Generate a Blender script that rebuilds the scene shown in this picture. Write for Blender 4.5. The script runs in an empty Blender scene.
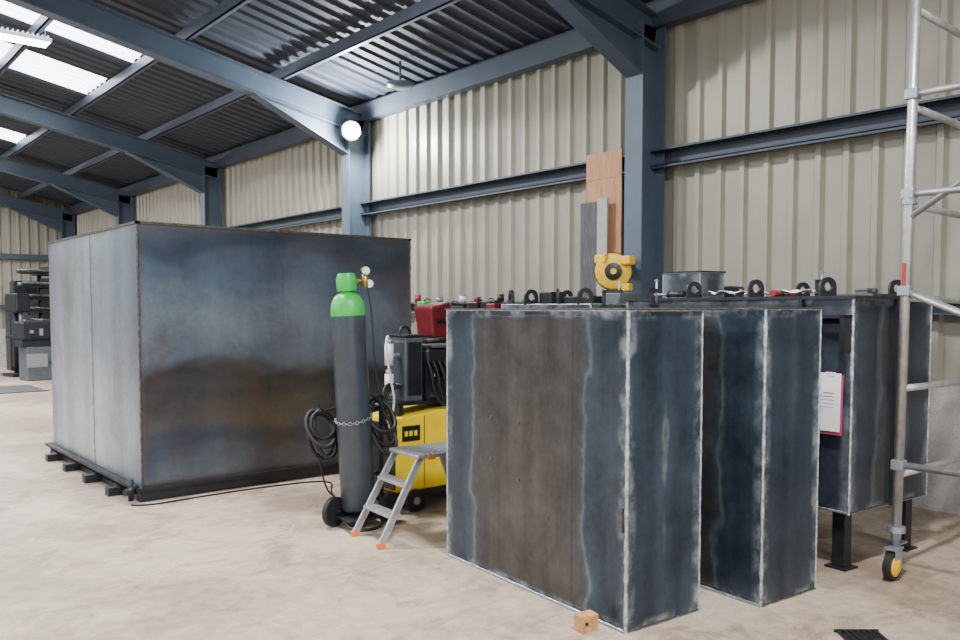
import bpy, bmesh, math, random
from mathutils import Vector, Matrix
random.seed(7)
TH=math.radians(40.1); CT=math.cos(TH); ST=math.sin(TH)
def CW(xc,yc): return (CT*xc+ST*yc, -ST*xc+CT*yc)

# ---------------------------------------------------------------- materials
def L(c):
    o=[]
    for v in c[:3]:
        v=v/255.0
        o.append(v/12.92 if v<=0.04045 else ((v+0.055)/1.055)**2.4)
    return (o[0],o[1],o[2],1)
def nt(name):
    m=bpy.data.materials.new(name); m.use_nodes=True
    t=m.node_tree; b=t.nodes['Principled BSDF']
    return m,t,b
def ramp(t,stops,interp='LINEAR'):
    r=t.nodes.new('ShaderNodeValToRGB'); r.color_ramp.interpolation=interp
    e=r.color_ramp.elements
    while len(e)>1: e.remove(e[-1])
    e[0].position=stops[0][0]; e[0].color=stops[0][1]
    for p,c in stops[1:]:
        n=e.new(p); n.color=c
    return r
def noise(t,scale,detail=4,vec=None,rough=0.55,dist=0):
    n=t.nodes.new('ShaderNodeTexNoise'); n.inputs['Scale'].default_value=scale
    n.inputs['Detail'].default_value=detail; n.inputs['Roughness'].default_value=rough
    n.inputs['Distortion'].default_value=dist
    if vec is not None: t.links.new(vec,n.inputs['Vector'])
    return n
def mth(t,op,a,b=None,c=None):
    n=t.nodes.new('ShaderNodeMath'); n.operation=op
    for i,v in enumerate((a,b,c)):
        if v is None: continue
        if isinstance(v,(int,float)): n.inputs[i].default_value=v
        else: t.links.new(v,n.inputs[i])
    return n.outputs[0]
def clamp(t,a):
    n=t.nodes.new('ShaderNodeClamp'); t.links.new(a,n.inputs[0]); return n.outputs[0]
def mixc(t,f,a,b,bt='MIX'):
    n=t.nodes.new('ShaderNodeMix'); n.data_type='RGBA'; n.blend_type=bt
    for s,v in ((n.inputs[0],f),(n.inputs[6],a),(n.inputs[7],b)):
        if isinstance(v,(int,float,tuple)): s.default_value=v
        else: t.links.new(v,s)
    return n.outputs[2]
def mapping(t,scale,src='Object',loc=(0,0,0)):
    tc=t.nodes.new('ShaderNodeTexCoord'); mp=t.nodes.new('ShaderNodeMapping')
    mp.inputs['Scale'].default_value=scale; mp.inputs['Location'].default_value=loc
    t.links.new(tc.outputs[src],mp.inputs['Vector']); return mp.outputs[0]
def bump(t,b,h,s,d):
    bp=t.nodes.new('ShaderNodeBump'); bp.inputs['Strength'].default_value=s; bp.inputs['Distance'].default_value=d
    t.links.new(h,bp.inputs['Height']); t.links.new(bp.outputs[0],b.inputs['Normal'])
def pbr(name,col,rough=0.5,metal=0.0,var=0.15,scale=6,bmp=0.0,emit=None,est=0):
    m,t,b=nt(name)
    c=L(col)
    v=mapping(t,(1,1,1))
    n=noise(t,scale,5,v)
    d=tuple(x*(1-var) for x in c[:3])+(1,); h=tuple(min(1,x*(1+var)) for x in c[:3])+(1,)
    r=ramp(t,[(0.3,d),(0.7,h)]); t.links.new(n.outputs[0],r.inputs[0])
    t.links.new(r.outputs[0],b.inputs['Base Color'])
    b.inputs['Roughness'].default_value=rough; b.inputs['Metallic'].default_value=metal
    if bmp: bump(t,b,n.outputs[0],bmp,0.01)
    if emit:
        b.inputs['Emission Color'].default_value=L(emit); b.inputs['Emission Strength'].default_value=est
    return m
def uvdist(t):
    ua=t.nodes.new('ShaderNodeUVMap'); ua.uv_map='a'; ub=t.nodes.new('ShaderNodeUVMap'); ub.uv_map='b'
    sa=t.nodes.new('ShaderNodeSeparateXYZ'); sb=t.nodes.new('ShaderNodeSeparateXYZ')
    t.links.new(ua.outputs[0],sa.inputs[0]); t.links.new(ub.outputs[0],sb.inputs[0])
    return sa,sb,mth(t,'MINIMUM',sa.outputs[0],sb.outputs[0]),mth(t,'MINIMUM',sa.outputs[1],sb.outputs[1])

def mill_steel(name,stops,width=0.6,wob=0.25,white=0.6,rough=0.38,metal=0.55,seed=0.0,vw=9.0):
    """bare plate with heat tint bands near the vertical welds"""
    m,t,b=nt(name)
    sa,sb,mu,mv=uvdist(t)
    lc=(seed,seed*1.7,seed*.3)
    v=mapping(t,(1,1,1),loc=lc)
    n1=noise(t,2.6,2,v,0.45); n1b=noise(t,9,2,v,0.5); n2=noise(t,28,5,v,0.6); n3=noise(t,1.3,2,v,0.5)
    n7=noise(t,3.5,4,v,0.6,0.5)
    st=noise(t,1.0,5,mapping(t,(7,7,0.45),loc=lc),0.6)
    d=mth(t,'MINIMUM',mu,mth(t,'MULTIPLY',mv,vw))
    wv=mth(t,'ADD',mth(t,'MULTIPLY',mth(t,'SUBTRACT',n1.outputs[0],0.5),wob),mth(t,'MULTIPLY',mth(t,'SUBTRACT',n1b.outputs[0],0.5),wob*.3))
    dd=mth(t,'DIVIDE',mth(t,'ADD',d,wv),width)
    r=ramp(t,[(p,L(c)) for p,c in stops]); t.links.new(dd,r.inputs[0])
    mo=ramp(t,[(0.36,(0.5,0.52,0.55,1)),(0.5,(1,1,1,1)),(0.64,(1.55,1.53,1.5,1))])
    mm=mth(t,'ADD',mth(t,'MULTIPLY',n7.outputs[0],0.5),mth(t,'ADD',mth(t,'MULTIPLY',n2.outputs[0],0.2),mth(t,'MULTIPLY',st.outputs[0],0.3))); t.links.new(mm,mo.inputs[0])
    base=mixc(t,1.0,r.outputs[0],mo.outputs[0],'MULTIPLY')
    n4=noise(t,6,5,v,0.65)
    edge=mth(t,'MINIMUM',mu,mth(t,'MULTIPLY',mv,1.3))
    e1=clamp(t,mth(t,'SUBTRACT',1.0,mth(t,'DIVIDE',edge,0.010)))
    e2=mth(t,'MULTIPLY',clamp(t,mth(t,'SUBTRACT',1.0,mth(t,'DIVIDE',edge,0.07))),clamp(t,mth(t,'MULTIPLY',mth(t,'SUBTRACT',n4.outputs[0],0.47),5.0)))
    e=mth(t,'MAXIMUM',e1,mth(t,'MULTIPLY',e2,0.9))
    f=mth(t,'MULTIPLY',clamp(t,e),white)
    col=mixc(t,f,base,L((205,214,222)))
    t.links.new(col,b.inputs['Base Color'])
    b.inputs['Metallic'].default_value=metal
    rr=mth(t,'ADD',rough-0.14,mth(t,'MULTIPLY',n7.outputs[0],0.28)); t.links.new(rr,b.inputs['Roughness'])
    bump(t,b,n3.outputs[0],0.35,0.03)
    return m

def big_steel(name,stops,H=2.3,rough=0.42,metal=0.6,wob=0.45,seed=0,gain=1.0,axis=2,span=2.3,brown=0.5):
    m,t,b=nt(name)
    lc=(seed,seed,seed)
    v=mapping(t,(0.45,0.45,1.0),loc=lc)
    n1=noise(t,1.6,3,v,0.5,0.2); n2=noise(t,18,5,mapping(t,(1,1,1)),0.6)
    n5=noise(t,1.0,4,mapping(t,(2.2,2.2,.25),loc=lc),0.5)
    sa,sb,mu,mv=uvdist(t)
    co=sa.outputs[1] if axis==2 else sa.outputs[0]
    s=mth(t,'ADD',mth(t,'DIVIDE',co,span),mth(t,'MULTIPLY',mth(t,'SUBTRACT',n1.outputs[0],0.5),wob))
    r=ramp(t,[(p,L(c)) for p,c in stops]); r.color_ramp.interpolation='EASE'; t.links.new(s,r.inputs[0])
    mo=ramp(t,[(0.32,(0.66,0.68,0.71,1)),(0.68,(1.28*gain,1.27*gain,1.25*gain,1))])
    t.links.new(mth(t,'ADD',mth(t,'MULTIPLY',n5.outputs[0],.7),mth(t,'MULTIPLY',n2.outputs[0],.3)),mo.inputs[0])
    base=mixc(t,1.0,r.outputs[0],mo.outputs[0],'MULTIPLY')
    n8=noise(t,1.4,4,mapping(t,(1,1,1),loc=(5,2,seed)),0.6,0.6)
    ru=ramp(t,[(0.54,(0,0,0,1)),(0.68,(1,1,1,1))]); t.links.new(n8.outputs[0],ru.inputs[0])
    base=mixc(t,mth(t,'MULTIPLY',ru.outputs[0],0.5*brown*2),base,L((96,82,72)))
    e=mth(t,'MINIMUM',mu,mv)
    rn=noise(t,9,4,mapping(t,(1,1,1)),0.6)
    e=mth(t,'ADD',e,mth(t,'MULTIPLY',mth(t,'SUBTRACT',rn.outputs[0],0.5),0.08))
    er=ramp(t,[(0.0,(1,1,1,1)),(0.05,(0,0,0,1))]); t.links.new(e,er.inputs[0])
    col=mixc(t,mth(t,'MULTIPLY',er.outputs[0],brown),base,L((112,92,76)))
    t.links.new(col,b.inputs['Base Color']); b.inputs['Metallic'].default_value=metal
    rr=mth(t,'ADD',rough-0.1,mth(t,'MULTIPLY',n1.outputs[0],0.2)); t.links.new(rr,b.inputs['Roughness'])
    bump(t,b,n1.outputs[0],0.3,0.05)
    return m

def concrete(name,a,bc,c,rough=0.6):
    m,t,b=nt(name)
    v=mapping(t,(1,1,1))
    n1=noise(t,0.6,7,v,0.65,0.6); n2=noise(t,9,6,v,0.65); n3=noise(t,90,3,v,0.6)
    s=mth(t,'ADD',mth(t,'MULTIPLY',n1.outputs[0],0.7),mth(t,'MULTIPLY',n2.outputs[0],0.3))
    r=ramp(t,[(0.41,L(a)),(0.5,L(bc)),(0.59,L(c))]); t.links.new(s,r.inputs[0])
    sp=ramp(t,[(0.32,(0.5,0.48,0.46,1)),(0.43,(1,1,1,1))]); t.links.new(n3.outputs[0],sp.inputs[0])
    n4=noise(t,1.7,6,v,0.72,0.5); st=ramp(t,[(0.37,(0.62,0.58,0.54,1)),(0.46,(1,1,1,1))]); t.links.new(n4.outputs[0],st.inputs[0])
    n6=noise(t,1.1,5,mapping(t,(1.0,5.0,1),loc=(3,1,0)),0.65,0.8); s6=ramp(t,[(0.34,(0.72,0.69,0.66,1)),(0.42,(1,1,1,1))]); t.links.new(n6.outputs[0],s6.inputs[0])
    q=mixc(t,0.65,r.outputs[0],sp.outputs[0],'MULTIPLY'); q=mixc(t,0.8,q,st.outputs[0],'MULTIPLY'); q=mixc(t,0.7,q,s6.outputs[0],'MULTIPLY')
    t.links.new(q,b.inputs['Base Color'])
    rr=mth(t,'ADD',rough-0.15,mth(t,'MULTIPLY',n2.outputs[0],0.25)); t.links.new(rr,b.inputs['Roughness'])
    bump(t,b,n2.outputs[0],0.15,0.01)
    return m
def wood(name,a,c,sc=(3,3,0.4)):
    m,t,b=nt(name); v=mapping(t,sc); n=noise(t,9,6,v,0.6,1.2)
    r=ramp(t,[(0.35,L(a)),(0.65,L(c))]); t.links.new(n.outputs[0],r.inputs[0]); t.links.new(r.outputs[0],b.inputs['Base Color'])
    b.inputs['Roughness'].default_value=0.65; return m

M={}
M['floor']=concrete('concrete_floor',(142,125,109),(172,154,136),(193,177,159))
M['out']=concrete('yard_concrete',(150,148,144),(170,168,164),(185,183,180),0.8)
M['block']=concrete('painted_blockwork',(152,149,145),(172,169,165),(186,184,180),0.8)
M['clad']=pbr('cream_cladding',(146,144,131),0.42,0.15,0.08,1.5)
M['cladR']=pbr('grey_roof_liner',(58,66,78),0.6,0.05,0.08,1.5)
M['blue']=pbr('blue_grey_steel_paint',(76,90,105),0.5,0.15,0.1,4)
M['blueD']=pbr('dark_blue_steel_paint',(64,74,86),0.55,0.15,0.1,4)
M['purl']=pbr('weathered_galvanised_purlin',(98,109,124),0.42,0.4,0.12,5)
M['galv']=pbr('galvanised_steel',(150,158,166),0.4,0.6,0.1,6)
M['alu']=pbr('scaffold_aluminium',(180,182,182),0.42,0.75,0.22,14,0.2)
M['sky']=pbr('translucent_grp',(235,240,245),0.5,0,0.02,3,0,(238,244,255),7.0)
M['lamp']=pbr('led_lens',(255,255,255),0.4,0,0,3,0,(245,250,255),14)
M['flood']=pbr('floodlight_lens',(255,255,255),0.4,0,0,3,0,(240,248,255),90)
M['white']=pbr('white_plastic',(225,225,222),0.5,0,0.04,8)
M['black']=pbr('black_rubber',(20,20,22),0.6,0,0.3,12)
M['blackp']=pbr('black_plastic',(27,28,31),0.4,0,0.15,12)
M['char']=pbr('charcoal_paint',(58,66,74),0.36,0.1,0.18,9)
M['green']=pbr('bright_green_paint',(40,180,72),0.4,0.0,0.12,12)
M['brass']=pbr('brass',(190,160,90),0.3,0.9,0.1,12)
M['yel']=pbr('yellow_paint',(248,212,6),0.38,0,0.06,9)
M['yelD']=pbr('worn_yellow_paint',(230,182,12),0.45,0,0.18,14)
M['red']=pbr('red_paint',(150,26,34),0.4,0,0.2,9)
M['maroon']=pbr('maroon_paint',(100,20,32),0.45,0,0.2,9)
M['org']=pbr('orange_plastic',(226,120,30),0.5,0,0.1,9)
M['dark']=pbr('dark_machine_steel',(38,41,46),0.45,0.4,0.3,10)
M['mid']=pbr('machine_grey',(84,90,94),0.5,0.2,0.2,10)
M['weld']=pbr('weld_bead',(176,184,190),0.38,0.7,0.5,30,0.6)
M['weldD']=pbr('dull_weld_bead',(90,88,86),0.45,0.7,0.4,40,0.6)
M['seam']=pbr('rolled_seam_scale',(56,56,58),0.45,0.5,0.3,20)
M['paper']=pbr('paper',(236,236,238),0.8,0,0.02,9)
M['pink']=pbr('pink_card',(180,60,105),0.7,0,0.05,9)
M['ply']=wood('plywood',(160,114,82),(190,142,106))
M['timber']=wood('timber_offcut',(164,116,70),(200,154,100),(4,4,4))
M['oldwood']=wood('weathered_board',(58,58,62),(84,84,86))
M['greyb']=pbr('grey_board',(156,156,154),0.7,0,0.1,9)
stA=[(0.0,(84,96,108)),(0.08,(54,66,78)),(0.30,(44,56,69)),(0.45,(56,69,82)),(0.50,(92,104,112)),(0.53,(68,74,79)),(0.60,(63,65,68)),(0.8,(66,66,67)),(1.0,(70,69,69))]
M['stA']=mill_steel('mill_scale_plate_a',stA,0.60,0.22,0.8,0.34,0.5,0.0)
M['stB']=mill_steel('mill_scale_plate_b',stA,0.58,0.22,0.8,0.33,0.5,5.3)
stC=[(0.0,(104,112,120)),(0.15,(62,70,80)),(0.5,(50,58,68)),(0.6,(86,93,99)),(0.66,(66,70,75)),(1.0,(66,68,71))]
M['stC']=mill_steel('mill_scale_plate_c',stC,0.5,0.22,0.6,0.36,0.5,9.1)
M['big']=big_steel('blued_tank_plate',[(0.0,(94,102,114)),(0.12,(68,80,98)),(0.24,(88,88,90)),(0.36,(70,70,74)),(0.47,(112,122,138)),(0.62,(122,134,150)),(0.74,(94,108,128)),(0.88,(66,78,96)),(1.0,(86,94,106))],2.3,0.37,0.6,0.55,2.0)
M['bigL']=big_steel('blued_tank_plate_painted_reflection',[(0.0,(112,126,144)),(0.3,(146,162,176)),(0.5,(170,186,192)),(0.7,(146,170,170)),(0.85,(160,166,188)),(1.0,(118,130,148))],2.3,0.33,0.55,0.4,4.0,1.05,1,2.9,0.3)  # left face: bright green-white reflection painted into the colour ramp, palest at centre

# ---------------------------------------------------------------- geometry
def link(o):
    bpy.context.scene.collection.objects.link(o); return o
def mesh_obj(name,verts,faces,mat,smooth=False):
    me=bpy.data.meshes.new(name); me.from_pydata([tuple(v) for v in verts],[],faces); me.update()
    o=bpy.data.objects.new(name,me); link(o)
    if isinstance(mat,(list,tuple)):
        for x in mat: me.materials.append(x)
    else: me.materials.append(mat)
    if smooth:
        for p in me.polygons: p.use_smooth=True
    return o
BF=[(0,3,2,1),(4,5,6,7),(0,1,5,4),(1,2,6,5),(2,3,7,6),(3,0,4,7)]
def boxdata(a,b):
    x0,y0,z0=a; x1,y1,z1=b
    return [(x0,y0,z0),(x1,y0,z0),(x1,y1,z0),(x0,y1,z0),(x0,y0,z1),(x1,y0,z1),(x1,y1,z1),(x0,y1,z1)]
class G:
    def __init__(s,name,loc=(0,0,0),rz=0):
        s.e=bpy.data.objects.new(name,None); link(s.e); s.e.location=loc; s.e.rotation_euler=(0,0,math.radians(rz)); s.e.empty_display_size=0.1
    def add(s,o): o.parent=s.e; return o
    def box(s,n,a,b,m,bev=0.0,rot=None,piv=None):
        vs=[Vector(v) for v in boxdata(a,b)]
        if rot:
            c=Vector(piv) if piv else (Vector(a)+Vector(b))/2
            R=Matrix.Rotation(math.radians(rot[1]),3,rot[0]); vs=[R@(v-c)+c for v in vs]
        o=mesh_obj(n,vs,BF,m)
        if bev:
            md=o.modifiers.new('bevel','BEVEL'); md.width=bev; md.segments=2; md.limit_method='ANGLE'
        return s.add(o)
    def boxes(s,n,lst,m,bev=0):
        V=[];F=[]
        for a,b in lst:
            k=len(V); V+=boxdata(a,b); F+=[tuple(i+k for i in f) for f in BF]
        o=mesh_obj(n,V,F,m)
        if bev:
            md=o.modifiers.new('bevel','BEVEL'); md.width=bev; md.segments=2
        return s.add(o)
    def cyl(s,n,p0,p1,r,m,seg=20,r2=None):
        p0=Vector(p0);p1=Vector(p1); r2=r if r2 is None else r2
        a=(p1-p0).normalized(); u=a.orthogonal().normalized(); w=a.cross(u)
        V=[];F=[]
        for p,rr in((p0,r),(p1,r2)):
            for i in range(seg):
                t=2*math.pi*i/seg; V.append(p+rr*(math.cos(t)*u+math.sin(t)*w))
        for i in range(seg):
            j=(i+1)%seg; F.append((i,j,seg+j,seg+i))
        F.append(tuple(range(seg-1,-1,-1))); F.append(tuple(range(seg,2*seg)))
        o=mesh_obj(n,V,F,m)
        for p in o.data.polygons:
            if len(p.vertices)==4: p.use_smooth=True
        return s.add(o)
    def lathe(s,n,prof,m,org=(0,0,0),axis=(0,0,1),seg=32):
        a=Vector(axis).normalized(); u=a.orthogonal().normalized(); w=a.cross(u); o0=Vector(org)
        V=[];F=[]
        for r,z in prof:
            for i in range(seg):
                t=2*math.pi*i/seg; V.append(o0+a*z+max(r,1e-4)*(math.cos(t)*u+math.sin(t)*w))
        for k in range(len(prof)-1):
            for i in range(seg):
                j=(i+1)%seg; F.append((k*seg+i,k*seg+j,(k+1)*seg+j,(k+1)*seg+i))
        o=mesh_obj(n,V,F,m,True)
        bm=bmesh.new(); bm.from_mesh(o.data); bmesh.ops.recalc_face_normals(bm,faces=bm.faces); bm.to_mesh(o.data); bm.free()
        md=o.modifiers.new('es','EDGE_SPLIT'); md.split_angle=math.radians(40)
        return s.add(o)
    def tube(s,n,pts,r,m,cyc=False):
        cu=bpy.data.curves.new(n,'CURVE'); cu.dimensions='3D'; cu.bevel_depth=r; cu.bevel_resolution=3; cu.resolution_u=8
        sp=cu.splines.new('NURBS'); sp.points.add(len(pts)-1)
        for i,p in enumerate(pts): sp.points[i].co=(p[0],p[1],p[2],1)
        sp.order_u=3; sp.use_endpoint_u=not cyc; sp.use_cyclic_u=cyc
        o=bpy.data.objects.new(n,cu); link(o); cu.materials.append(m); return s.add(o)
    def rings(s,n,c,R,r,m,axis):
        a=Vector(axis).normalized(); u=a.orthogonal().normalized(); w=a.cross(u); c=Vector(c)
        V=[];F=[]; N=16;K=6
        for i in range(N):
            t=2*math.pi*i/N; d=math.cos(t)*u+math.sin(t)*w
            for k in range(K):
                q=2*math.pi*k/K; V.append(c+d*(R+r*math.cos(q))+a*r*math.sin(q))
        for i in range(N):
            for k in range(K):
                F.append((i*K+k,((i+1)%N)*K+k,((i+1)%N)*K+(k+1)%K,i*K+(k+1)%K))
        return s.add(mesh_obj(n,V,F,m,True))
    def ibeam(s,n,p0,p1,d,w,up,m,tf=0.018,tw=0.012):
        p0=Vector(p0);p1=Vector(p1);a=(p1-p0).normalized();up=Vector(up); b=(up-a*up.dot(a)).normalized(); c=a.cross(b)
        V=[];F=[]
        for (b0,b1,c0,c1) in ((-d/2,-d/2+tf,-w/2,w/2),(d/2-tf,d/2,-w/2,w/2),(-d/2+tf,d/2-tf,-tw/2,tw/2)):
            k=len(V)
            for p in(p0,p1):
                for (bb,cc) in((b0,c0),(b1,c0),(b1,c1),(b0,c1)): V.append(p+b*bb+c*cc)
            F+=[tuple(i+k for i in f) for f in BF]
        return s.add(mesh_obj(n,V,F,m))
    def lug(s,n,c,R,ri,th,m,rz=0):
        N=24;V=[];F=[]; cz=math.cos(math.radians(rz)); sz=math.sin(math.radians(rz))
        for y in(-th/2,th/2):
            for ring in(0,1):
                for i in range(N):
                    a=2*math.pi*i/N; co,si=math.cos(a),math.sin(a)
                    if ring==1: r=ri
                    else: r=R if si>=0 else R/max(abs(co),abs(si))
                    x=r*co; z=r*si
                    V.append((c[0]+x*cz-y*sz,c[1]+x*sz+y*cz,c[2]+R+z))
        for i in range(N):
            j=(i+1)%N
            F+=[(i,j,N+j,N+i),(2*N+i,3*N+i,3*N+j,2*N+j),(i,2*N+i,2*N+j,j),(N+i,N+j,3*N+j,3*N+i)]
        return s.add(mesh_obj(n,V,F,m))

def plate_box(g,n,a,b,mats,sub=1):
    x0,y0,z0=a;x1,y1,z1=b
    V=boxdata(a,b)
    me=bpy.data.meshes.new(n); me.from_pydata(V,[],BF); me.update()
    ml=mats if isinstance(mats,list) else [mats]
    for m in ml: me.materials.append(m)
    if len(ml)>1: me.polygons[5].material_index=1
    ua=me.uv_layers.new(name='a'); ub=me.uv_layers.new(name='b')
    for p in me.polygons:
        nr=p.normal
        for li in p.loop_indices:
            co=me.vertices[me.loops[li].vertex_index].co
            if abs(nr.z)>.5: u,v,U,W=co.x-x0,co.y-y0,x1-x0,y1-y0
            elif abs(nr.x)>.5: u,v,U,W=co.y-y0,co.z-z0,y1-y0,z1-z0
            else: u,v,U,W=co.x-x0,co.z-z0,x1-x0,z1-z0
            ua.data[li].uv=(u,v); ub.data[li].uv=(U-u,W-v)
    o=bpy.data.objects.new(n,me); link(o)
    return g.add(o)
def bead(g,n,p0,p1,r,m):
    p0=Vector(p0);p1=Vector(p1);a=(p1-p0);Ln=a.length;a.normalize();u=a.orthogonal().normalized();w=a.cross(u)
    N=max(8,int(Ln/0.03));V=[];F=[];K=8
    for i in range(N+1):
        rr=r*random.uniform(.7,1.3)
        for k in range(K):
            q=2*math.pi*k/K; V.append(p0+a*(Ln*i/N)+rr*(math.cos(q)*u+math.sin(q)*w))
    for i in range(N):
        for k in range(K):
            F.append((i*K+k,i*K+(k+1)%K,(i+1)*K+(k+1)%K,(i+1)*K+k))
    return g.add(mesh_obj(n,V,F,m,True))

def sheet(name,org,sd,ld,nd,sl,ll,mat,pitch=0.25,h=0.042):
    org,sd,ld,nd=map(Vector,(org,sd,ld,nd)); ld=ld.normalized(); V=[];F=[]
    prof=[(0,0),(.58,0),(.68,1),(.88,1),(.98,0)]
    pts=[];k=0
    while k*pitch<sl-1e-6:
        for a,b in prof:
            s_=k*pitch+a*pitch
            if s_<=sl: pts.append((s_,b*h))
        k+=1
    pts.append((sl,0))
    for s_,hh in pts:
        p=org+sd*s_+nd*hh; V.append(p); V.append(p+ld*ll)
    for i in range(len(pts)-1): F.append((2*i,2*i+2,2*i+3,2*i+1))
    return mesh_obj(name,V,F,mat)

# ---------------------------------------------------------------- building
XR=7.0; XM=-2.0; XL=-11.0; Y0=-9.0; Y1=27.6; ZE=4.72; S=0.2
zr=lambda x: ZE+S*(XR-x) if x>=XM else ZE+S*(x-XL)
fl=mesh_obj('floor',boxdata((XL,Y0,-0.2),(XR+0.2,Y1+0.2,0)),BF,M['floor'])
mesh_obj('ground_outside',boxdata((-60,-60,-0.5),(60,70,-0.22)),BF,M['out'])
wr=sheet('wall_right',(XR,Y0,0.98),(0,1,0),(0,0,1),(-1,0,0),Y1-Y0,ZE-0.98,M['clad'])
mesh_obj('trim_blockwork_right',boxdata((XR-0.06,Y0,0.0),(XR+0.14,Y1,1.0)),BF,M['block'])
sheet('wall_far',(XL,Y1,0.98),(1,0,0),(0,0,1),(0,-1,0),XR-XL,5.6,M['clad'])
mesh_obj('trim_blockwork_far',boxdata((XL,Y1-0.06,0.0),(XR-0.07,Y1+0.14,1.0)),BF,M['block'])
def wall_boxes(n,lst,m):
    g_V=[];g_F=[]
    for a,b in lst:
        k=len(g_V); g_V+=boxdata(a,b); g_F+=[tuple(i+k for i in f) for f in BF]
    return mesh_obj(n,g_V,g_F,m)
wall_boxes('wall_left',[((XL-.1,-9,0),(XL,-6,4.7)),((XL-.1,-6,4.2),(XL,2,4.7)),((XL-.1,2,0),(XL,5,4.7)),((XL-.1,5,4.2),(XL,13,4.7)),((XL-.1,13,0),(XL,Y1,4.7))],M['clad'])
wall_boxes('wall_back',[((XL,-9.1,0),(-7,-9,4.7)),((-7,-9.1,4.4),(4,-9,4.7)),((4,-9.1,0),(7,-9,4.7)),((-9.5,-9.1,4.7),(5.5,-9,5.0)),((-7,-9.1,5.0),(3,-9,5.5))],M['clad'])
RL=(-1,0,S); RLl=math.sqrt(1+S*S)
sk=[(6.4,7.4),(12.0,13.0),(14.2,15.4),(19.9,20.9),(25.0,26.0)]
parts=[]; cur=Y0
n=0
for a,b in sk+[(Y1,Y1)]:
    parts.append(sheet('ceiling_roof_panel',(XR+.05,cur,ZE),(0,1,0),RL,(0,0,-1),a-cur,(XR-XM)*RLl+.05,M['cladR'],0.25,.035))
    parts.append(sheet('ceiling_roof_panel',(XL-.05,cur,ZE),(0,1,0),(1,0,S),(0,0,-1),a-cur,(XR-XM)*RLl+.05,M['cladR'],0.25,.035))
    if b>a:
        parts.append(sheet('ceiling_roof_panel',(XR+.05,a,ZE),(0,1,0),RL,(0,0,-1),b-a,2.9*RLl,M['cladR'],0.25,.035))
        n+=1; w=sheet('window_%d'%n,(XR-2.85,a,ZE+S*2.85),(0,1,0),RL,(0,0,-1),b-a,6.15*RLl,M['sky'],0.25,.035)
        n+=1; w=sheet('window_%d'%n,(XL+2.85,a,ZE+S*2.85),(0,1,0),(1,0,S),(0,0,-1),b-a,6.15*RLl,M['sky'],0.25,.035)
        parts.append(sheet('ceiling_roof_panel',(XL-.05,a,ZE),(0,1,0),(1,0,S),(0,0,-1),b-a,2.9*RLl,M['cladR'],0.25,.035))
    cur=b
bpy.ops.object.select_all(action='DESELECT')
for p in parts: p.select_set(True)
bpy.context.view_layer.objects.active=parts[0]; bpy.ops.object.join(); bpy.context.view_layer.objects.active.name='ceiling'
g=G('roof_purlins')
lst=[]
for side in(0,1):
    for k in range(7):
        x=XR-0.15-1.35*k; z=zr(x)-0.045
        if side: x=2*XM-x
        lst.append(((x-.012,Y0,z-.16),(x+.012,Y1-.06,z-.01)))
        lst.append(((x-.012,Y0,z-.16),(x+.06,Y1-.06,z-.15)))
g.boxes('z_purlins',lst,M['purl'])
cols=[-11.1+5.5,-0.1,5.40,10.9,16.4,21.9,27.3]
for y in cols:
    g=G('steel_portal_frame')
    for sg in(1,-1):
        fx=lambda x:x if sg>0 else 2*XM-x
        g.ibeam('column',(fx(6.72),y,0),(fx(6.72),y,4.43),0.36,0.22,(1,0,0),M['blue'])
        g.ibeam('rafter',(fx(6.86),y,zr(6.86)-.40),(fx(XM),y,zr(XM)-.40),0.32,0.2,(0,0,1),M['blue'])
        xa,xb=6.54,5.1; za=zr(xa)-.54; zb=zr(xb)-.555
        V=[(fx(xa),y-.008,za),(fx(xa),y-.008,za-.36),(fx(xb),y-.008,zb),(fx(xa),y+.008,za),(fx(xa),y+.008,za-.36),(fx(xb),y+.008,zb)]
        g.add(mesh_obj('haunch_web',V,[(0,1,2),(3,5,4),(0,3,4,1),(1,4,5,2),(2,5,3,0)],M['blue']))
        V=[(fx(xa),y-.1,za-.36),(fx(xa),y+.1,za-.36),(fx(xb),y+.1,zb),(fx(xb),y-.1,zb),(fx(xa),y-.1,za-.38),(fx(xa),y+.1,za-.38),(fx(xb),y+.1,zb-.02),(fx(xb),y-.1,zb-.02)]
        g.add(mesh_obj('haunch_flange',V,[(0,1,2,3),(7,6,5,4),(0,4,5,1),(1,5,6,2),(2,6,7,3),(3,7,4,0)],M['blue']))
        g.boxes('base_plate',[((fx(6.72)-.22,y-.16,0),(fx(6.72)+.2,y+.16,.02))],M['blue'])
def rail(n,lst,m=M['blue']):
    return wall_boxes(n,lst,m)
zg=3.03
rail('trim_1',[((6.80,Y0,zg),(6.945,Y1-.1,zg+.01)),((6.80,Y0,zg+.14),(6.945,Y1-.1,zg+.15)),((6.93,Y0,zg),(6.945,Y1-.1,zg+.15)),((6.80,Y0,zg-.02),(6.812,Y1-.1,zg+.01)),((6.80,Y0,zg+.14),(6.812,Y1-.1,zg+.17))],M['blueD'])
rail('trim_2',[((6.80,Y0,1.55),(6.945,Y1-.1,1.56)),((6.80,Y0,1.66),(6.945,Y1-.1,1.68)),((6.93,Y0,1.55),(6.945,Y1-.1,1.68))],M['blueD'])
rail('trim_3',[((6.80,Y0,4.42),(6.945,Y1-.1,4.66))],M['blueD'])
rail('trim_4',[((XL,Y1-.16,zg),(6.5,Y1-.05,zg+.16)),((XL,Y1-.16,1.6),(6.5,Y1-.05,1.7))],M['blueD'])
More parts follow.
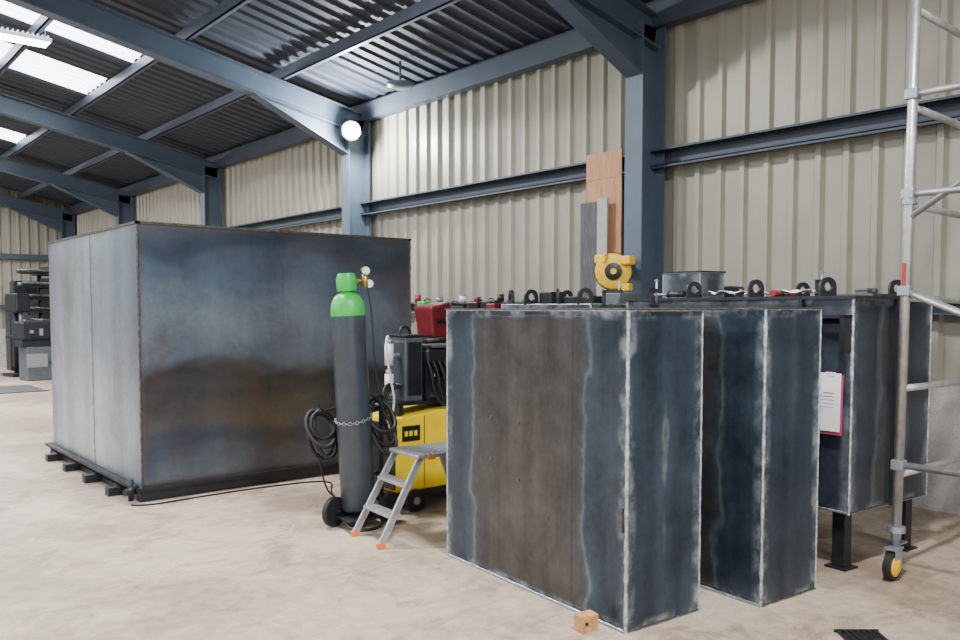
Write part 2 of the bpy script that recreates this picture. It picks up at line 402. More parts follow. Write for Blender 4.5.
for x in(2.58,-5.0):
    for y in(-4.6,1.2,7.0,12.6,18.4,24.2):
        z=zr(x)-.42
        g=G('high_bay_light',(x,y,z))
        g.box('housing',(-.35,-.16,0),(.35,.16,.05),M['white'],.01)
        g.boxes('heat_sink',[((-.3+i*.06,-.12,.05),(-.28+i*.06,.12,.09)) for i in range(11)],M['white'])
        g.box('lens',(-.33,-.14,-.012),(.33,.14,.0),M['lamp'])
        g.cyl('wire_1',(-.3,0,.05),(-.3,0,.36),.006,M['galv'],8); g.cyl('wire_2',(.3,0,.05),(.3,0,.33),.006,M['galv'],8)
        ld=bpy.data.lights.new('high_bay_lamp','AREA'); ld.shape='RECTANGLE'; ld.size=.66; ld.size_y=.28; ld.energy=390; ld.color=(1.0,.985,.965)
        lo=bpy.data.objects.new('high_bay_lamp',ld); link(lo); lo.location=(0,0,-.03); lo.parent=g.e
# column flood light (round head)
g=G('flood_light',(6.40,10.48,4.16),0)
fa=Vector((-.62,-.74,-.25))
g.lathe('housing',[(0,-.08),(.07,-.07),(.12,-.01),(.135,.03),(.14,.05),(.105,.05)],M['blackp'],(0,0,0),fa)
g.lathe('lens',[(0,.056),(.07,.052),(.105,.045)],M['flood'],(0,0,0),fa)
g.boxes('bracket',[((.02,.04,-.02),(.06,.34,.02))],M['blueD'])
ld=bpy.data.lights.new('flood_lamp','POINT'); ld.energy=420; ld.shadow_soft_size=.07; ld.color=(.95,.98,1)
lo=bpy.data.objects.new('flood_lamp',ld); link(lo); lo.location=(-.14,-.17,-.06); lo.parent=g.e
g=G('ceiling_sensor_dome',(6.3,9.1,zr(6.3)-.36))
g.lathe('dome',[(0,-.04),(.10,-.035),(.16,-.01),(.18,.02),(.18,.035),(0,.035)],M['purl']); g.cyl('stem',(0,0,.03),(0,0,.32),.015,M['purl'])

# ---------------------------------------------------------------- big tank
cx,cy=2.25,7.02
g=G('large_steel_tank',(cx,cy,0))
W_,D_,H_=2.72,2.93,2.30
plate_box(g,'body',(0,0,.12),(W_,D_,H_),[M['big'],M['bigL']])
g.box('base_flange',(-.07,-.07,.095),(W_+.07,D_+.07,.12),M['dark'])
g.boxes('base_channel',[((-.03,-.03,.0),(W_+.03,.03,.095)),((-.03,D_-.03,.0),(W_+.03,D_+.03,.095)),((-.03,0,0),(.02,D_,.05))],M['dark'])
g.boxes('skid_beams',[((-.17,y,.0),(.3,y+.1,.07)) for y in(.35,1.05,1.75,2.45)],M['dark'])
g.boxes('top_lip',[((-.012,-.012,H_-.01),(W_+.012,.02,H_+.012)),((-.012,-.012,H_-.01),(.02,D_+.012,H_+.012)),((W_-.02,-.012,H_-.01),(W_+.012,D_+.012,H_+.012)),((-.012,D_-.02,H_-.01),(W_+.012,D_+.012,H_+.012))],M['weldD'])
bead(g,'corner_weld',(0,0,.12),(0,0,H_),.010,M['weldD'])
bead(g,'corner_weld_2',(W_,0,.12),(W_,0,H_),.010,M['weldD'])
bead(g,'seam_weld',(0,1.35,.12),(0,1.35,H_),.004,M['weldD'])
g.cyl('drain_stub',(-.1,-.02,.02),(-.1,-.02,.2),.022,M['dark'])
g.cyl('drain_elbow',(-.16,-.06,.1),(-.05,-.02,.12),.026,M['dark'])

# ---------------------------------------------------------------- front boxes
def tank_box(name,xc,yc,w,l,h,z0,mat,rz=-4.8):
    x,y=CW(xc,yc); g=G(name,(x,y,0),rz)
    plate_box(g,'body',(0,0,z0),(w,l,h),mat)
    for i,(a,b) in enumerate((((0,0,z0),(0,0,h)),((w,0,z0),(w,0,h)),((0,l,z0),(0,l,h)),((0,0,h),(w,0,h)),((0,0,h),(0,l,h)),((w,0,h),(w,l,h)),((0,l,h),(w,l,h)),((0,0,z0+.01),(w,0,z0+.01)),((0,0,z0+.01),(0,l,z0+.01)))):
        bead(g,'weld_%d'%i,a,b,.010 if i<1 else .006,M['weld'] if i in(0,1,2,3,4,8) else M['weldD'])
    return g
gA=tank_box('steel_tank_box',.715,4.00,.54,1.60,1.59,0.0,M['stA'])
gA.boxes('lid_plate',[((-.012,-.012,1.59),(.552,1.612,1.598))],M['weldD'])
gA.boxes('support_tab',[((-.01,.02,.5),(.0,.05,.62))],M['weldD'])
gA.boxes('rolled_seam',[((-.0008,.40,.02),(.0,.403,1.57))],M['seam'])
for i,(yy,zz) in enumerate(((.86,.62),(.86,.95),(1.12,.95),(1.12,.7),(.6,.45))):
    gA.cyl('stud_%d'%i,(-.006,yy,zz),(.0,yy,zz),.012,M['weldD'],12)
gB=tank_box('steel_tank_box',1.50,4.36,.50,1.60,1.595,0.0,M['stB'])
gB.boxes('lid_plate',[((-.012,-.012,1.595),(.512,1.612,1.603))],M['weldD'])
gC=tank_box('steel_tank_on_legs',2.21,4.92,.92,1.85,1.66,.36,M['stC'])
gC.boxes('legs',[((.06,.06,0),(.14,.14,.36)),((.78,.06,0),(.86,.14,.36)),((.06,1.7,0),(.14,1.78,.36)),((.78,1.7,0),(.86,1.78,.36))],M['dark'])
gC.boxes('foot_plates',[((.03,.03,0),(.17,.17,.012)),((.75,.03,0),(.89,.17,.012)),((.03,1.67,0),(.17,1.81,.012)),((.75,1.67,0),(.89,1.81,.012))],M['dark'])
gC.boxes('rim_angle',[((-.03,-.03,1.655),(.95,1.88,1.675))],M['dark'])
gC.boxes('stiffener',[((-.035,.32,.36),(0,.345,1.655)),((.45,-.03,.36),(.47,0,1.655))],M['dark'])
gC.boxes('side_bracket',[((-.09,.0,1.34),(0,.03,1.56)),((-.09,.0,1.54),(0,.3,1.56))],M['dark'])
for i,(x,y) in enumerate(((.05,.2),(.05,.72),(.06,1.25),(.85,.2),(.85,.9),(.7,1.6))):
    gC.lug('lifting_lug_%d'%i,(x,y,1.675),.058,.028,.02,M['dark'],rz=-20)
gC.box('bolted_flange_plate',(.3,.05,1.675),(.7,.4,1.69),M['weldD'])
gD=tank_box('steel_tank_lugged',.86,6.45,.6,1.15,1.63,0.0,M['stC'])
for i,(x,y) in enumerate(((.05,.12),(.05,.45),(.05,.8),(.05,1.08),(.5,.2),(.5,.85))):
    gD.lug('lifting_lug_%d'%i,(x,y,1.63),.066,.03,.02,M['dark'],rz=(-20,50,-10,70,20,0)[i])
gD.box('inspection_cover',(.2,.25,1.63),(.46,.55,1.70),M['dark'],.01)
gD.box('junction_box',(.30,.0,1.63),(.56,.18,1.725),M['mid'],.01)
gD.box('valve_block',(.12,.62,1.63),(.30,.78,1.74),M['dark'],.01)
x,y=CW(1.60,6.05)
g=G('small_steel_box',(x,y,1.678),-4.8)
plate_box(g,'body',(0,0,0),(.27,.36,.185),M['stC'])
g.boxes('rim',[((-.01,-.01,.185),(.28,.37,.195))],M['dark'])
g=G('job_sheet_clipboard',gC.e.location.copy(),-4.8)
g.box('pink_backing',(-.045,.03,.84),(-.040,.24,1.20),M['pink'],rot=('Y',1.5))
g.box('paper_sheet',(-.052,.04,.86),(-.047,.25,1.21),M['paper'],rot=('Y',1.5))
g.boxes('tape',[((-.05,.08,1.19),(-.036,.14,1.215))],M['white'])
g.boxes('printed_lines',[((-.0530,.08,.98+.022*i),(-.052,.21-.03*(i%3),.983+.022*i)) for i in range(6)],M['galv'])
def sheetpaper(name,loc,rz,w,l,mat,amp=.02):
    V=[];F=[];N=8
    for i in range(N+1):
        for j in range(N+1):
            V.append((w*(i/N-.5),l*(j/N-.5),.006+amp*(math.sin(i*1.3+rz)*math.sin(j*.9+1)+1)*.5))
    for i in range(N):
        for j in range(N): F.append((i*(N+1)+j,(i+1)*(N+1)+j,(i+1)*(N+1)+j+1,i*(N+1)+j+1))
    o=mesh_obj(name,V,F,mat,True); o.location=loc; o.rotation_euler=(0,0,math.radians(rz))
    md=o.modifiers.new('s','SOLIDIFY'); md.thickness=.002
    return o
cl=gC.e.location
for i,(dx,dy,rz,w) in enumerate(((.26,.5,20,.26),(.24,.98,-30,.26),(.56,1.02,60,.24))):
    sheetpaper('paper_drawing',(cl.x+dx,cl.y+dy,1.692),rz,w,.21,M['paper'],.025)
def tool(x,y,z,rz,c):
    g=G('hand_tool',(x,y,z),rz)
    g.cyl('grip',(0,0,.024),(.16,0,.024),.022,M[c]); g.cyl('shaft',(.16,0,.024),(.32,0,.024),.008,M['galv'])
    g.lathe('ferrule',[(0,0),(.024,0),(.024,.02),(0,.02)],M['blackp'],(.15,0,.024),(1,0,0))
tool(cl.x+.36,cl.y+.74,1.678,10,'red'); tool(cl.x+.2,cl.y+1.35,1.678,80,'blackp'); tool(cl.x+.75,cl.y+.8,1.678,60,'maroon')
def clampt(x,y,z,rz):
    g=G('g_clamp',(x,y,z),rz)
    g.boxes('frame',[((0,0,.0),(.025,.02,.12)),((0,0,.10),(.13,.02,.12)),((0,0,.0),(.13,.02,.02))],M['dark'])
    g.cyl('screw',(.115,.01,.03),(.115,.01,.18),.007,M['galv'],10); g.cyl('tommy_bar',(.075,.01,.17),(.155,.01,.17),.004,M['galv'],8)
bl=gB.e.location; dl=gD.e.location
clampt(bl.x+.2,bl.y+.9,1.603,20); clampt(bl.x+.3,bl.y+1.4,1.603,-40); clampt(cl.x+.62,cl.y+.55,1.678,10)
def smallbox(n,x,y,z,rz,w,d,h,c):
    g=G(n,(x,y,z),rz); g.box('case',(0,0,0),(w,d,h),M[c],.008); g.box('lid',(-.004,-.004,h*.7),(w+.004,d+.004,h*.74),M['blackp']); g.box('catch',(w*.4,-.01,h*.6),(w*.6,0,h*.82),M['galv'])
smallbox('small_tool_box',cl.x+.7,cl.y+1.25,1.678,15,.22,.14,.09,'dark'); smallbox('small_tool_box',cl.x+.82,cl.y+.30,1.678,-10,.12,.1,.06,'mid')

# ---------------------------------------------------------------- gas cylinder + trolley
x,y=CW(-.90,6.08)
g=G('gas_cylinder',(x,y,0.115),0)
ax=Vector((ST,CT,0)); q=Matrix.Rotation(math.radians(-2.6),3,ax).to_euler(); g.e.rotation_euler=q
g.lathe('body',[(0,0),(.11,0),(.125,.02),(.125,1.44)],M['char'])
g.lathe('green_shoulder',[(.1255,1.43),(.1265,1.46),(.12,1.52),(.095,1.57),(.055,1.60),(.04,1.605),(.04,1.62)],M['green'])
g.lathe('valve_guard',[(.045,1.61),(.07,1.61),(.074,1.64),(.074,1.70),(.06,1.74),(.045,1.74),(.045,1.61)],M['green'])
g.cyl('valve',(0,0,1.6),(0,0,1.735),.018,M['brass'])
g.cyl('valve_outlet',(0,0,1.68),(.13,-.03,1.68),.014,M['brass'])
for i,(dx,dz) in enumerate(((.13,1.755),(.155,1.66))):
    g.lathe('gauge_%d'%i,[(0,-.02),(.034,-.02),(.036,.0),(.036,.014),(.03,.014)],M['blackp'],(dx,-.06,dz),(-.3,-1,0)); 
    g.lathe('gauge_face_%d'%i,[(0,.012),(.031,.012)],M['paper'],(dx,-.06,dz),(-.3,-1,0))
g.cyl('regulator',(.13,-.05,1.63),(.13,-.05,1.74),.022,M['brass'])
g.tube('gas_hose',[(.15,-.05,1.62),(.17,-.06,1.45),(.14,-.10,1.1),(.16,-.12,.8),(.24,-.12,.5),(.33,0,.45)],.006,M['blackp'])
pts=[];N=34
for i in range(N):
    a=math.pi*2*i/N; pts.append((.134*math.cos(a),.134*math.sin(a),.68+.03*math.sin(a+1)))
for i in range(N):
    p=Vector(pts[i]);q_=Vector(pts[(i+1)%N]); 
    g.rings('chain_link_%d'%i,(p+q_)/2,.012,.003,M['galv'],((q_-p).cross(Vector((0,0,1))) if i%2 else (0,0,1)))
g=G('cylinder_trolley',(x,y,0),0)
g.box('foot_plate',(-.17,-.16,.06),(.16,.16,.08),M['dark'],.005)
for i,(wx,wy) in enumerate(((.2,-.10),(-.17,.06))):
    g.lathe('wheel_%d'%i,[(0,-.025),(.06,-.025),(.075,-.02),(.09,-.025),(.11,-.018),(.11,.018),(.09,.025),(.075,.02),(.06,.025),(0,.025)],M['black'],(wx,wy,.11),(0.3,-1,0))
g.cyl('axle',(-.17,.06,.11),(-.12,.04,.11),.012,M['dark'])
g.cyl('axle_2',(.12,-.06,.07),(.2,-.1,.11),.012,M['dark'])
g.boxes('frame',[((.165,.10,.06),(.19,.125,.95)),((.165,-.05,.06),(.19,-.025,.95)),((.165,-.05,.93),(.19,.125,.95))],M['dark'])
g.tube('toe_loop',[(.1,-.16,.05),(.05,-.26,.03),(-.1,-.28,.03),(-.2,-.2,.03),(-.17,-.1,.05)],.012,M['dark'])
g.tube('hose_hook',[(.17,.11,.86),(.05,.17,.86),(-.1,.19,.85),(-.2,.19,.84),(-.22,.19,.89)],.009,M['dark'])

# ---------------------------------------------------------------- welding machine
g=G('welding_machine',(3.62,5.30,0),0)
V=[(0,0,.16),(1.0,0,.16),(1.0,.45,.16),(0,.45,.16),(0,0,.74),(1.0,0,.84),(1.0,.45,.84),(0,.45,.74)]
o=g.add(mesh_obj('yellow_body',V,BF,M['yel'])); md=o.modifiers.new('b','BEVEL'); md.width=.015; md.segments=2
g.box('front_panel',(-.015,.02,.18),(.0,.43,.70),M['blackp'],.005)
g.box('chassis',(-.05,.0,.11),(.95,.45,.16),M['dark'])
g.box('logo_plate',(.05,-.006,.56),(.22,0,.68),M['blackp']); g.boxes('logo_plate_inner',[((.07,-.009,.60),(.10,-.006,.64)),((.115,-.009,.60),(.145,-.006,.64)),((.16,-.009,.60),(.19,-.006,.64))],M['yel'])
g.boxes('panel_seam',[((.26,-.003,.18),(.266,0,.75)),((.27,-.003,.44),(1.0,0,.446))],M['blackp'])
g.boxes('vent_slots',[((.5,-.004,.22+.03*i),(.8,0,.23+.03*i)) for i in range(6)],M['blackp'])
for i,(wx,wy) in enumerate(((.15,-.0),(.80,-.0),(.15,.45),(.80,.45))):
    ww=wy+(-.03 if wy<.1 else .03)
    g.lathe('wheel_%d'%i,[(0,-.022),(.05,-.022),(.085,-.02),(.09,0),(.085,.02),(.05,.022),(0,.022)],M['black'],(wx,ww,.09),(0,1,0))
    g.lathe('hub_%d'%i,[(0,-.03),(.03,-.03),(.03,.03),(0,.03)],M['galv'],(wx,ww,.09),(0,1,0))
for i in range(3): g.lathe('socket_%d'%i,[(0,0),(.03,0),(.03,.03),(.018,.03),(.018,.06),(0,.06)],M['black'],(-.015,.1+.12*i,.3),(-1,0,0))
g.tube('handle',[(.0,.03,.70),(-.08,.03,.78),(-.14,.03,.87),(-.14,.42,.87),(-.08,.42,.78),(.0,.42,.70)],.014,M['dark'])
g=G('wire_feeder',(3.76,5.36,.83),0)
g.boxes('support_feet',[((-.06,.02,-.08),(-.02,.3,.0)),((.42,.02,-.035),(.46,.3,0))],M['dark'])
g.box('base_plate',(-.08,.0,.0),(.5,.32,.025),M['dark'],.004)
g.box('case',(0,.02,.025),(.17,.28,.54),M['mid'],.012)
g.box('door',(-.008,.04,.06),(.0,.26,.50),M['char'],.006)
g.box('side_door',(.02,.008,.08),(.15,.02,.50),M['dark'],.004)
g.box('top_cap',(-.01,.01,.54),(.18,.29,.56),M['blackp'],.008)
g.lathe('wire_spool',[(.03,-.06),(.15,-.06),(.15,-.045),(.06,-.045),(.06,.045),(.15,.045),(.15,.06),(.03,.06)],M['black'],(.36,.14,.22),(0,1,0))
g.cyl('spool_hub',(.36,.05,.22),(.36,.24,.22),.03,M['white'])
g.boxes('spool_stand',[((.33,.05,.03),(.39,.07,.26)),((.2,.02,.03),(.24,.26,.46))],M['dark'])
g.box('spool_cover',(.19,.0,.32),(.56,.3,.45),M['blackp'],.03)
g.box('torch_rest',(.25,-.02,.45),(.5,.2,.475),M['mid'],.005); g.cyl('mig_torch',(.22,.05,.50),(.46,.02,.52),.02,M['black']); g.cyl('torch_nozzle',(.46,.02,.52),(.55,.0,.47),.014,M['brass'])
g.tube('handle',[(.03,.15,.56),(.04,.15,.62),(.13,.15,.62),(.14,.15,.56)],.012,M['blackp'])
for k,zz in enumerate((.08,.32)):
    g.cyl('gas_filter_%d'%k,(-.1,.1,zz),(-.1,.1,zz+.17),.035,M['white']); g.cyl('filter_cap_%d'%k,(-.1,.1,zz+.17),(-.1,.1,zz+.205),.028,M['galv']); g.box('filter_bracket_%d'%k,(-.1,.08,zz+.07),(0,.12,zz+.09),M['galv'])
for k in range(3):
    g.tube('feed_hose_%d'%k,[(-.02,.05+.03*k,.15),(-.18-.02*k,.0,.16+.03*k),(-.24,-.02,-.05),(-.2,-.03,-.22),(-.12+.02*k,-.02,-.36),(-.16,.04,-.5)],.013,M['black'])
for k in range(4):
    g.tube('draped_cable_%d'%k,[(.2+.05*k,.05,.40),(.22+.06*k,-.03,.30),(.24+.07*k,-.045,.06-.03*k),(.34+.06*k,-.085,-.04-.03*k),(.43+.03*k,-.08,.12),(.48+.02*k,.0,.40)],.012,M['black'])
g.tube('torch_hose',[(-.1,.1,.52),(-.14,.06,.58),(-.2,.0,.45),(-.16,-.02,.2),(-.12,-.02,.0),(-.2,-.02,-.2)],.009,M['white'])
g=G('welding_cable',(0,0,0))
def loop(n,cx_,cy_,cz_,rx,rz_,tl,r=.014):
    pts=[]
    for i in range(12):
        a=2*math.pi*i/12; pts.append((cx_+rx*math.cos(a),cy_+tl*math.sin(a)*.3-.02*i*.1,cz_+rz_*math.sin(a)))
    g.tube(n,pts,r,M['black'],True)
loop('coil_1',3.41,5.22,.80,.12,.12,.3,.016); loop('coil_2',3.44,5.24,.74,.11,.17,.2,.016); loop('coil_3',3.42,5.20,.68,.10,.17,.3,.014)
loop('coil_4',3.06,5.50,.70,.11,.13,.3,.017); loop('coil_5',3.08,5.52,.64,.11,.17,.1,.017); loop('coil_6',3.07,5.48,.73,.10,.10,.1,.015); loop('coil_7',3.10,5.50,.66,.09,.18,.2,.015)
g.tube('floor_lead',[(3.08,5.55,.50),(3.2,5.7,.2),(3.5,6.0,.008),(3.6,6.3,.008),(3.9,6.75,.008),(3.2,6.86,.008),(2.6,6.84,.008),(2.2,6.8,.008),(2.12,6.9,.008)],.007,M['black'])
g=G('red_compressor',(4.60,6.10,0),0)
g.box('stand',(.0,.05,0),(.3,.35,1.1),M['dark'],.01)
g.box('black_mid',(-.08,0,1.1),(.36,.4,1.33),M['blackp'],.03)
V=[(-.02,0,1.33),(.22,0,1.33),(.22,.25,1.33),(-.02,.25,1.33),(-.07,-.03,1.61),(.16,-.03,1.66),(.16,.25,1.66),(-.07,.25,1.61)]
o=g.add(mesh_obj('red_hopper',V,BF,M['maroon'])); md=o.modifiers.new('b','BEVEL'); md.width=.02; md.segments=2
g.boxes('red_grip',[((.0,-.05,1.48),(.15,-.02,1.5))],M['blackp'])

# ---------------------------------------------------------------- step stool
g=G('step_stool',(3.01,4.60,0),-5)
Wd=.38
for i,yy in enumerate((0,Wd)):
    iy=.02 if yy==0 else -.02
    for nm,a,b in(('front_leg',(0,yy,.02),(.32,yy+iy,.575)),('rear_leg',(.92,yy,.02),(.68,yy+iy,.575))):
        a=Vector(a);b=Vector(b)
        g.ibeam('%s_%d'%(nm,i),a,b,.045,.022,(1,0,0),M['alu'],.004,.016)
        g.box('foot_%s_%d'%(nm,i),(a.x-.03,a.y-.018,0),(a.x+.03,a.y+.018,.035),M['org'],.005)
g.box('platform',(.28,-.01,.57),(.84,Wd+.01,.595),M['alu'],.006)
g.boxes('platform_ribs',[((.30+.04*i,.0,.595),(.315+.04*i,Wd,.599)) for i in range(13)],M['galv'])
g.box('tread_1',(.06,.01,.19),(.16,Wd-.01,.212),M['alu'],.004)
g.box('tread_2',(.17,.015,.385),(.27,Wd-.015,.41),M['alu'],.004)
g.box('orange_tab',(.36,-.018,.56),(.42,-.01,.585),M['org'])

# ---------------------------------------------------------------- scaffold tower
x,y=CW(2.455,4.84)
g=G('scaffold_tower',(x,y,0),0); g.e.rotation_euler=(math.radians(.35),math.radians(.7),0)
TW,TL,THt=1.35,1.8,4.25
for i,(px,py) in enumerate(((0,0),(TW,0),(0,-TL),(TW,-TL))):
    g.cyl('pole_%d'%i,(px,py,.24),(px,py,THt),.027,M['alu'])
    g.lathe('collar_%d'%i,[(.027,0),(.036,0),(.036,.06),(.027,.06)],M['galv'],(px,py,2.2))
    g.cyl('adjust_leg_%d'%i,(px,py,.19),(px,py,.42),.021,M['galv'])
    g.lathe('adjust_nut_%d'%i,[(.021,0),(.05,0),(.05,.035),(.021,.035)],M['galv'],(px,py,.28))
    g.boxes('brake_lever_%d'%i,[((px+.02,py-.02,.2),(px+.11,py+.02,.21))],M['galv'])
    g.boxes('caster_fork_%d'%i,[((px-.07,py-.035,.18),(px+.03,py+.035,.195)),((px-.07,py-.035,.065),(px+.01,py-.029,.185)),((px-.07,py+.029,.065),(px+.01,py+.035,.185))],M['galv'])
    g.lathe('caster_wheel_%d'%i,[(0,-.02),(.05,-.02),(.075,-.024),(.085,-.016),(.085,.016),(.075,.024),(.05,.02),(0,.02)],M['black'],(px-.04,py,.085),(0,1,0))
    g.lathe('caster_hub_%d'%i,[(0,-.04),(.035,-.04),(.06,-.026),(.06,.026),(.035,.04),(0,.04)],M['yelD'],(px-.04,py,.085),(0,1,0))
for yy in(0,-TL):
    for k,z in enumerate((.62,1.13,1.66,2.2,2.76,3.31,3.85)):
        g.cyl('rung_%d'%k,(0,yy,z),(TW,yy,z),.021,M['alu'],14)
for px in(0,TW):
    for z in(.68,2.83,2.26): g.cyl('horizontal_brace',(px,0,z),(px,-TL,z),.021,M['alu'],14)
    g.cyl('diagonal_brace',(px,0,1.70),(px,-TL,.95),.021,M['alu'],14)
g.cyl('diagonal_brace_2',(0,0,2.12),(0,-TL,3.3),.018,M['alu'],14)
for z in(.68,1.70,2.26,2.83): g.box('brace_clamp',(-.035,-.035,z-.03),(.035,.035,z+.03),M['galv'],.006)
g.box('label',(-.0285,-.012,1.72),(-.0272,.012,1.86),M['red'])

# ---------------------------------------------------------------- by the column
g=G('plywood_board',(6.79,5.76,1.685))
g.box('sheet',(0,0,0),(.018,.5,1.58),M['ply']); g.boxes('edge_tape',[((-.004,0,1.3),(0,.5,1.32))],M['ply'])
g=G('board_offcuts',(6.70,5.84,1.685))
g.box('dark_board',(0,.18,0),(.02,.42,1.05),M['oldwood']); g.box('grey_board',(-.02,.02,0),(.0,.16,1.08),M['greyb']); g.box('ledge',(-.03,.0,-.012),(.06,.45,.0),M['blue'])
g=G('yellow_hose_reel',(6.30,5.44,1.96))
ra=(-.75,-.66,0)
g.lathe('casing',[(0,-.07),(.13,-.07),(.17,-.055),(.18,-.03),(.18,.03),(.17,.055),(.13,.07),(0,.07)],M['yelD'],(0,0,0),ra)
g.lathe('centre',[(0,.07),(.085,.07),(.085,.085),(.045,.095),(0,.095)],M['blackp'],(0,0,0),ra)
g.lathe('hub',[(0,.095),(.03,.095),(.03,.11),(0,.11)],M['yelD'],(0,0,0),ra)
g.lathe('rim_band',[(.181,-.012),(.188,-.012),(.188,.012),(.181,.012)],M['blackp'],(0,0,0),ra)
g.box('bracket',(.0,-.04,-.05),(.235,.04,.15),M['dark'],.01); g.box('hose_guide',(-.0,-.2,-.19),(.06,-.1,-.12),M['yelD'],.01)
g.box('top_block',(-.13,.0,.08),(-.02,.14,.17),M['yelD'],.02); g.box('side_block',(-.02,-.22,.06),(.08,-.1,.15),M['yelD'],.02)
for i,(yy,c,h) in enumerate(((6.9,'red',.07),(7.3,'green',.05),(7.75,'blackp',.09),(8.2,'red',.06),(8.5,'white',.08),(9.0,'galv',.07),(9.5,'red',.1),(10.1,'blackp',.1))):
    g=G('paint_tin',(6.86,yy,1.68)); g.cyl('tin',(0,0,0),(0,0,h),.045,M[c]); g.lathe('lid',[(0,0),(.048,0),(.048,.008),(0,.008)],M['galv'],(0,0,h))

g=G('workbench',(5.75,6.6,0))
g.box('top',(0,0,1.5),(.7,3.6,1.55),M['oldwood'],.004)
g.boxes('legs',[((.03,.03,0),(.09,.09,1.5)),((.61,.03,0),(.67,.09,1.5)),((.03,3.5,0),(.09,3.56,1.5)),((.61,3.5,0),(.67,3.56,1.5)),((.03,1.75,0),(.09,1.81,1.5)),((.03,.03,.7),(.67,3.56,.74))],M['dark'])
cc=['maroon','dark','blackp','maroon','mid','dark','green','dark','maroon','blackp','dark','mid','maroon','dark','green','blackp']
for i in range(16):
    yy=6.75+i*.21+random.uniform(-.02,.02); c=cc[i]
    h=random.uniform(.06,.14)
    g=G('tool_case',(5.95+random.uniform(-.08,.2),yy,1.55),random.uniform(-5,5)); g.box('case',(0,0,0),(.2,.15,h),M[c],.012); g.tube('grip',[(.05,.07,h),(.06,.07,h+.03),(.14,.07,h+.03),(.15,.07,h)],.006,M['blackp'])

# ---------------------------------------------------------------- floor bits
x,y=CW(.50,4.0)
g=G('timber_block',(x,y,0),-12)
g.box('block',(0,0,0),(.10,.07,.085),M['timber'],.004); g.cyl('knot_hole',(.03,-.001,.045),(.03,.004,.045),.01,M['dark'])
g.boxes('splinter',[((.01,-.004,.0),(.09,.0,.02))],M['timber'])
x,y=CW(1.76,3.86)
g=G('floor_grate',(x,y,0),-40); g.boxes('bars',[((.0+.03*i,0,0),(.02+.03*i,.16,.012)) for i in range(7)],M['dark']); g.boxes('frame',[((-.01,-.01,0),(.21,0,.014)),((-.01,.16,0),(.21,.17,.014))],M['dark'])

# ---------------------------------------------------------------- far left machinery
g=G('lathe_machine',(4.1,20.2,0),8)
g.box('bed_base',(0,0,0),(.5,.55,.75),M['mid'],.02); g.box('bed_base_2',(1.5,0,0),(2.0,.55,.75),M['mid'],.02)
g.box('bed',(-.1,.05,.75),(2.3,.5,.9),M['dark'],.02); g.box('headstock',(-.1,0,.9),(.5,.55,1.3),M['dark'],.04)
g.box('chip_tray',(.45,-.05,.35),(1.55,.6,.42),M['dark'],.01); g.boxes('control_levers',[((.05,-.04,1.05),(.12,0,1.12)),((.25,-.04,1.0),(.32,0,1.15)),((-.02,-.03,.3),(.4,0,.6))],M['galv'])
g.cyl('chuck',(.5,.27,1.1),(.62,.27,1.1),.15,M['galv']); g.box('tailstock',(1.8,.12,.9),(2.1,.45,1.2),M['mid'],.03); g.box('carriage',(1.0,-.08,.85),(1.35,.55,1.02),M['dark'],.02)
g=G('bar_rack',(5.0,22.0,0),5)
g.boxes('uprights',[((0,0,0),(.08,.08,2.5)),((1.3,0,0),(1.38,.08,2.5)),((0,.9,0),(.08,.98,2.5)),((1.3,.9,0),(1.38,.98,2.5))],M['dark'])
g.boxes('arms',[((-.1,0,.9+.3*i),(1.4,.98,.94+.3*i)) for i in range(6)],M['dark'])
for i in range(6):
    for k in range(9):
        r=random.uniform(.035,.055); g.cyl('bar_%d_%d'%(i,k),(-.15-random.random()*.45,.07+.105*k,.94+.3*i+r),(1.35,.07+.105*k,.94+.3*i+r),r,M[random.choice(['dark','mid','dark','blackp','dark'])],10)
    g.boxes('billets_%d'%i,[((.02+.16*k,.1,1.04+.3*i),(.12+.16*k,.85,1.04+.3*i+random.uniform(.03,.14))) for k in range(8)],M['dark'])
g.boxes('stacked_stock',[((-.1+.1*i,.1,.0),(-.03+.1*i,.9,.6+random.random()*.25)) for i in range(14)],M['dark'])
g=G('machine_cabinet',(4.45,23.8,0),0)
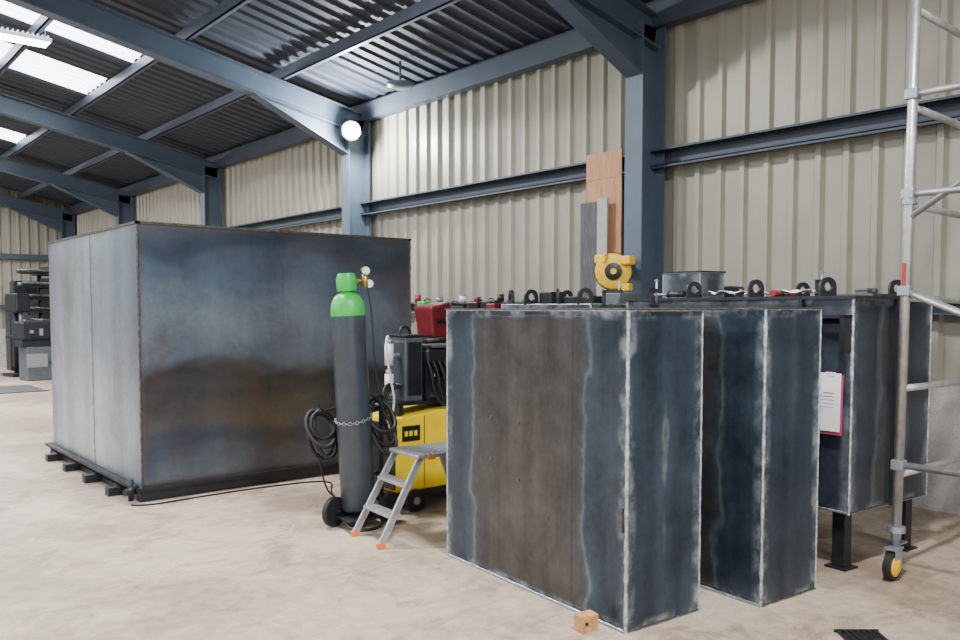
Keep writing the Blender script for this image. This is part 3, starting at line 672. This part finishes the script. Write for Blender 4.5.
g.box('body',(0,0,0),(1.3,.6,1.9),M['dark'],.02); g.boxes('doors',[((.03,-.015,.1),(.64,0,1.8)),((.66,-.015,.1),(1.27,0,1.8))],M['mid']); g.boxes('handles',[((.58,-.03,.9),(.61,-.015,1.1)),((.69,-.03,.9),(.72,-.015,1.1))],M['galv']); g.box('top_stack',(.1,.05,1.9),(1.1,.5,2.3),M['blackp'],.03)
g=G('sheet_metal_table',(2.0,22.6,0),0)
g.box('top',(0,0,.85),(1.9,1,.93),M['galv'],.01); g.boxes('legs',[((.05,.05,0),(.15,.15,.85)),((1.75,.05,0),(1.85,.15,.85)),((.05,.85,0),(.15,.95,.85)),((1.75,.85,0),(1.85,.95,.85))],M['galv']); g.box('side_panel',(.15,.08,.2),(1.75,.1,.8),M['galv'])
g.box('stacked_plate',(.1,.1,.93),(1.2,.9,.99),M['dark']); g.box('crate',(1.2,.2,.93),(1.8,.8,1.25),M['mid'],.02)
g=G('pillar_drill',(4.25,21.9,0),10)
g.box('base',(-.25,-.3,0),(.25,.3,.08),M['dark'],.01); g.cyl('column',(0,.1,.08),(0,.1,1.8),.06,M['dark']); g.box('table',(-.22,-.3,.9),(.22,.15,.96),M['dark'],.01)
g.box('head',(-.16,-.35,1.5),(.16,.3,1.95),M['dark'],.04); g.cyl('quill',(0,-.2,1.25),(0,-.2,1.5),.04,M['galv'])
for k in range(3): g.cyl('handle_%d'%k,(.16,-.1,1.6),(.2,-.1+.2*math.cos(k*2.1),1.6+.2*math.sin(k*2.1)),.012,M['black'],10)
g=G('floor_mat',(3.0,17.6,0),0); g.box('mat',(0,0,0),(.9,1.6,.012),M['mid']); g.boxes('mat_edge',[((-.02,-.02,0),(.92,0,.014))],M['dark'])

# ---------------------------------------------------------------- world & camera
w=bpy.data.worlds.new('world'); bpy.context.scene.world=w; w.use_nodes=True
bg=w.node_tree.nodes['Background']
bg.inputs[0].default_value=(.88,.94,1,1); bg.inputs[1].default_value=3.4
cam=bpy.data.cameras.new('camera'); co=bpy.data.objects.new('camera',cam); link(co)
co.location=(0,0,1.6); co.rotation_euler=(math.radians(87),0,-TH)
cam.sensor_width=36; cam.lens=830/960*36; cam.shift_y=0.033; cam.clip_start=.05; cam.clip_end=300
bpy.context.scene.camera=co
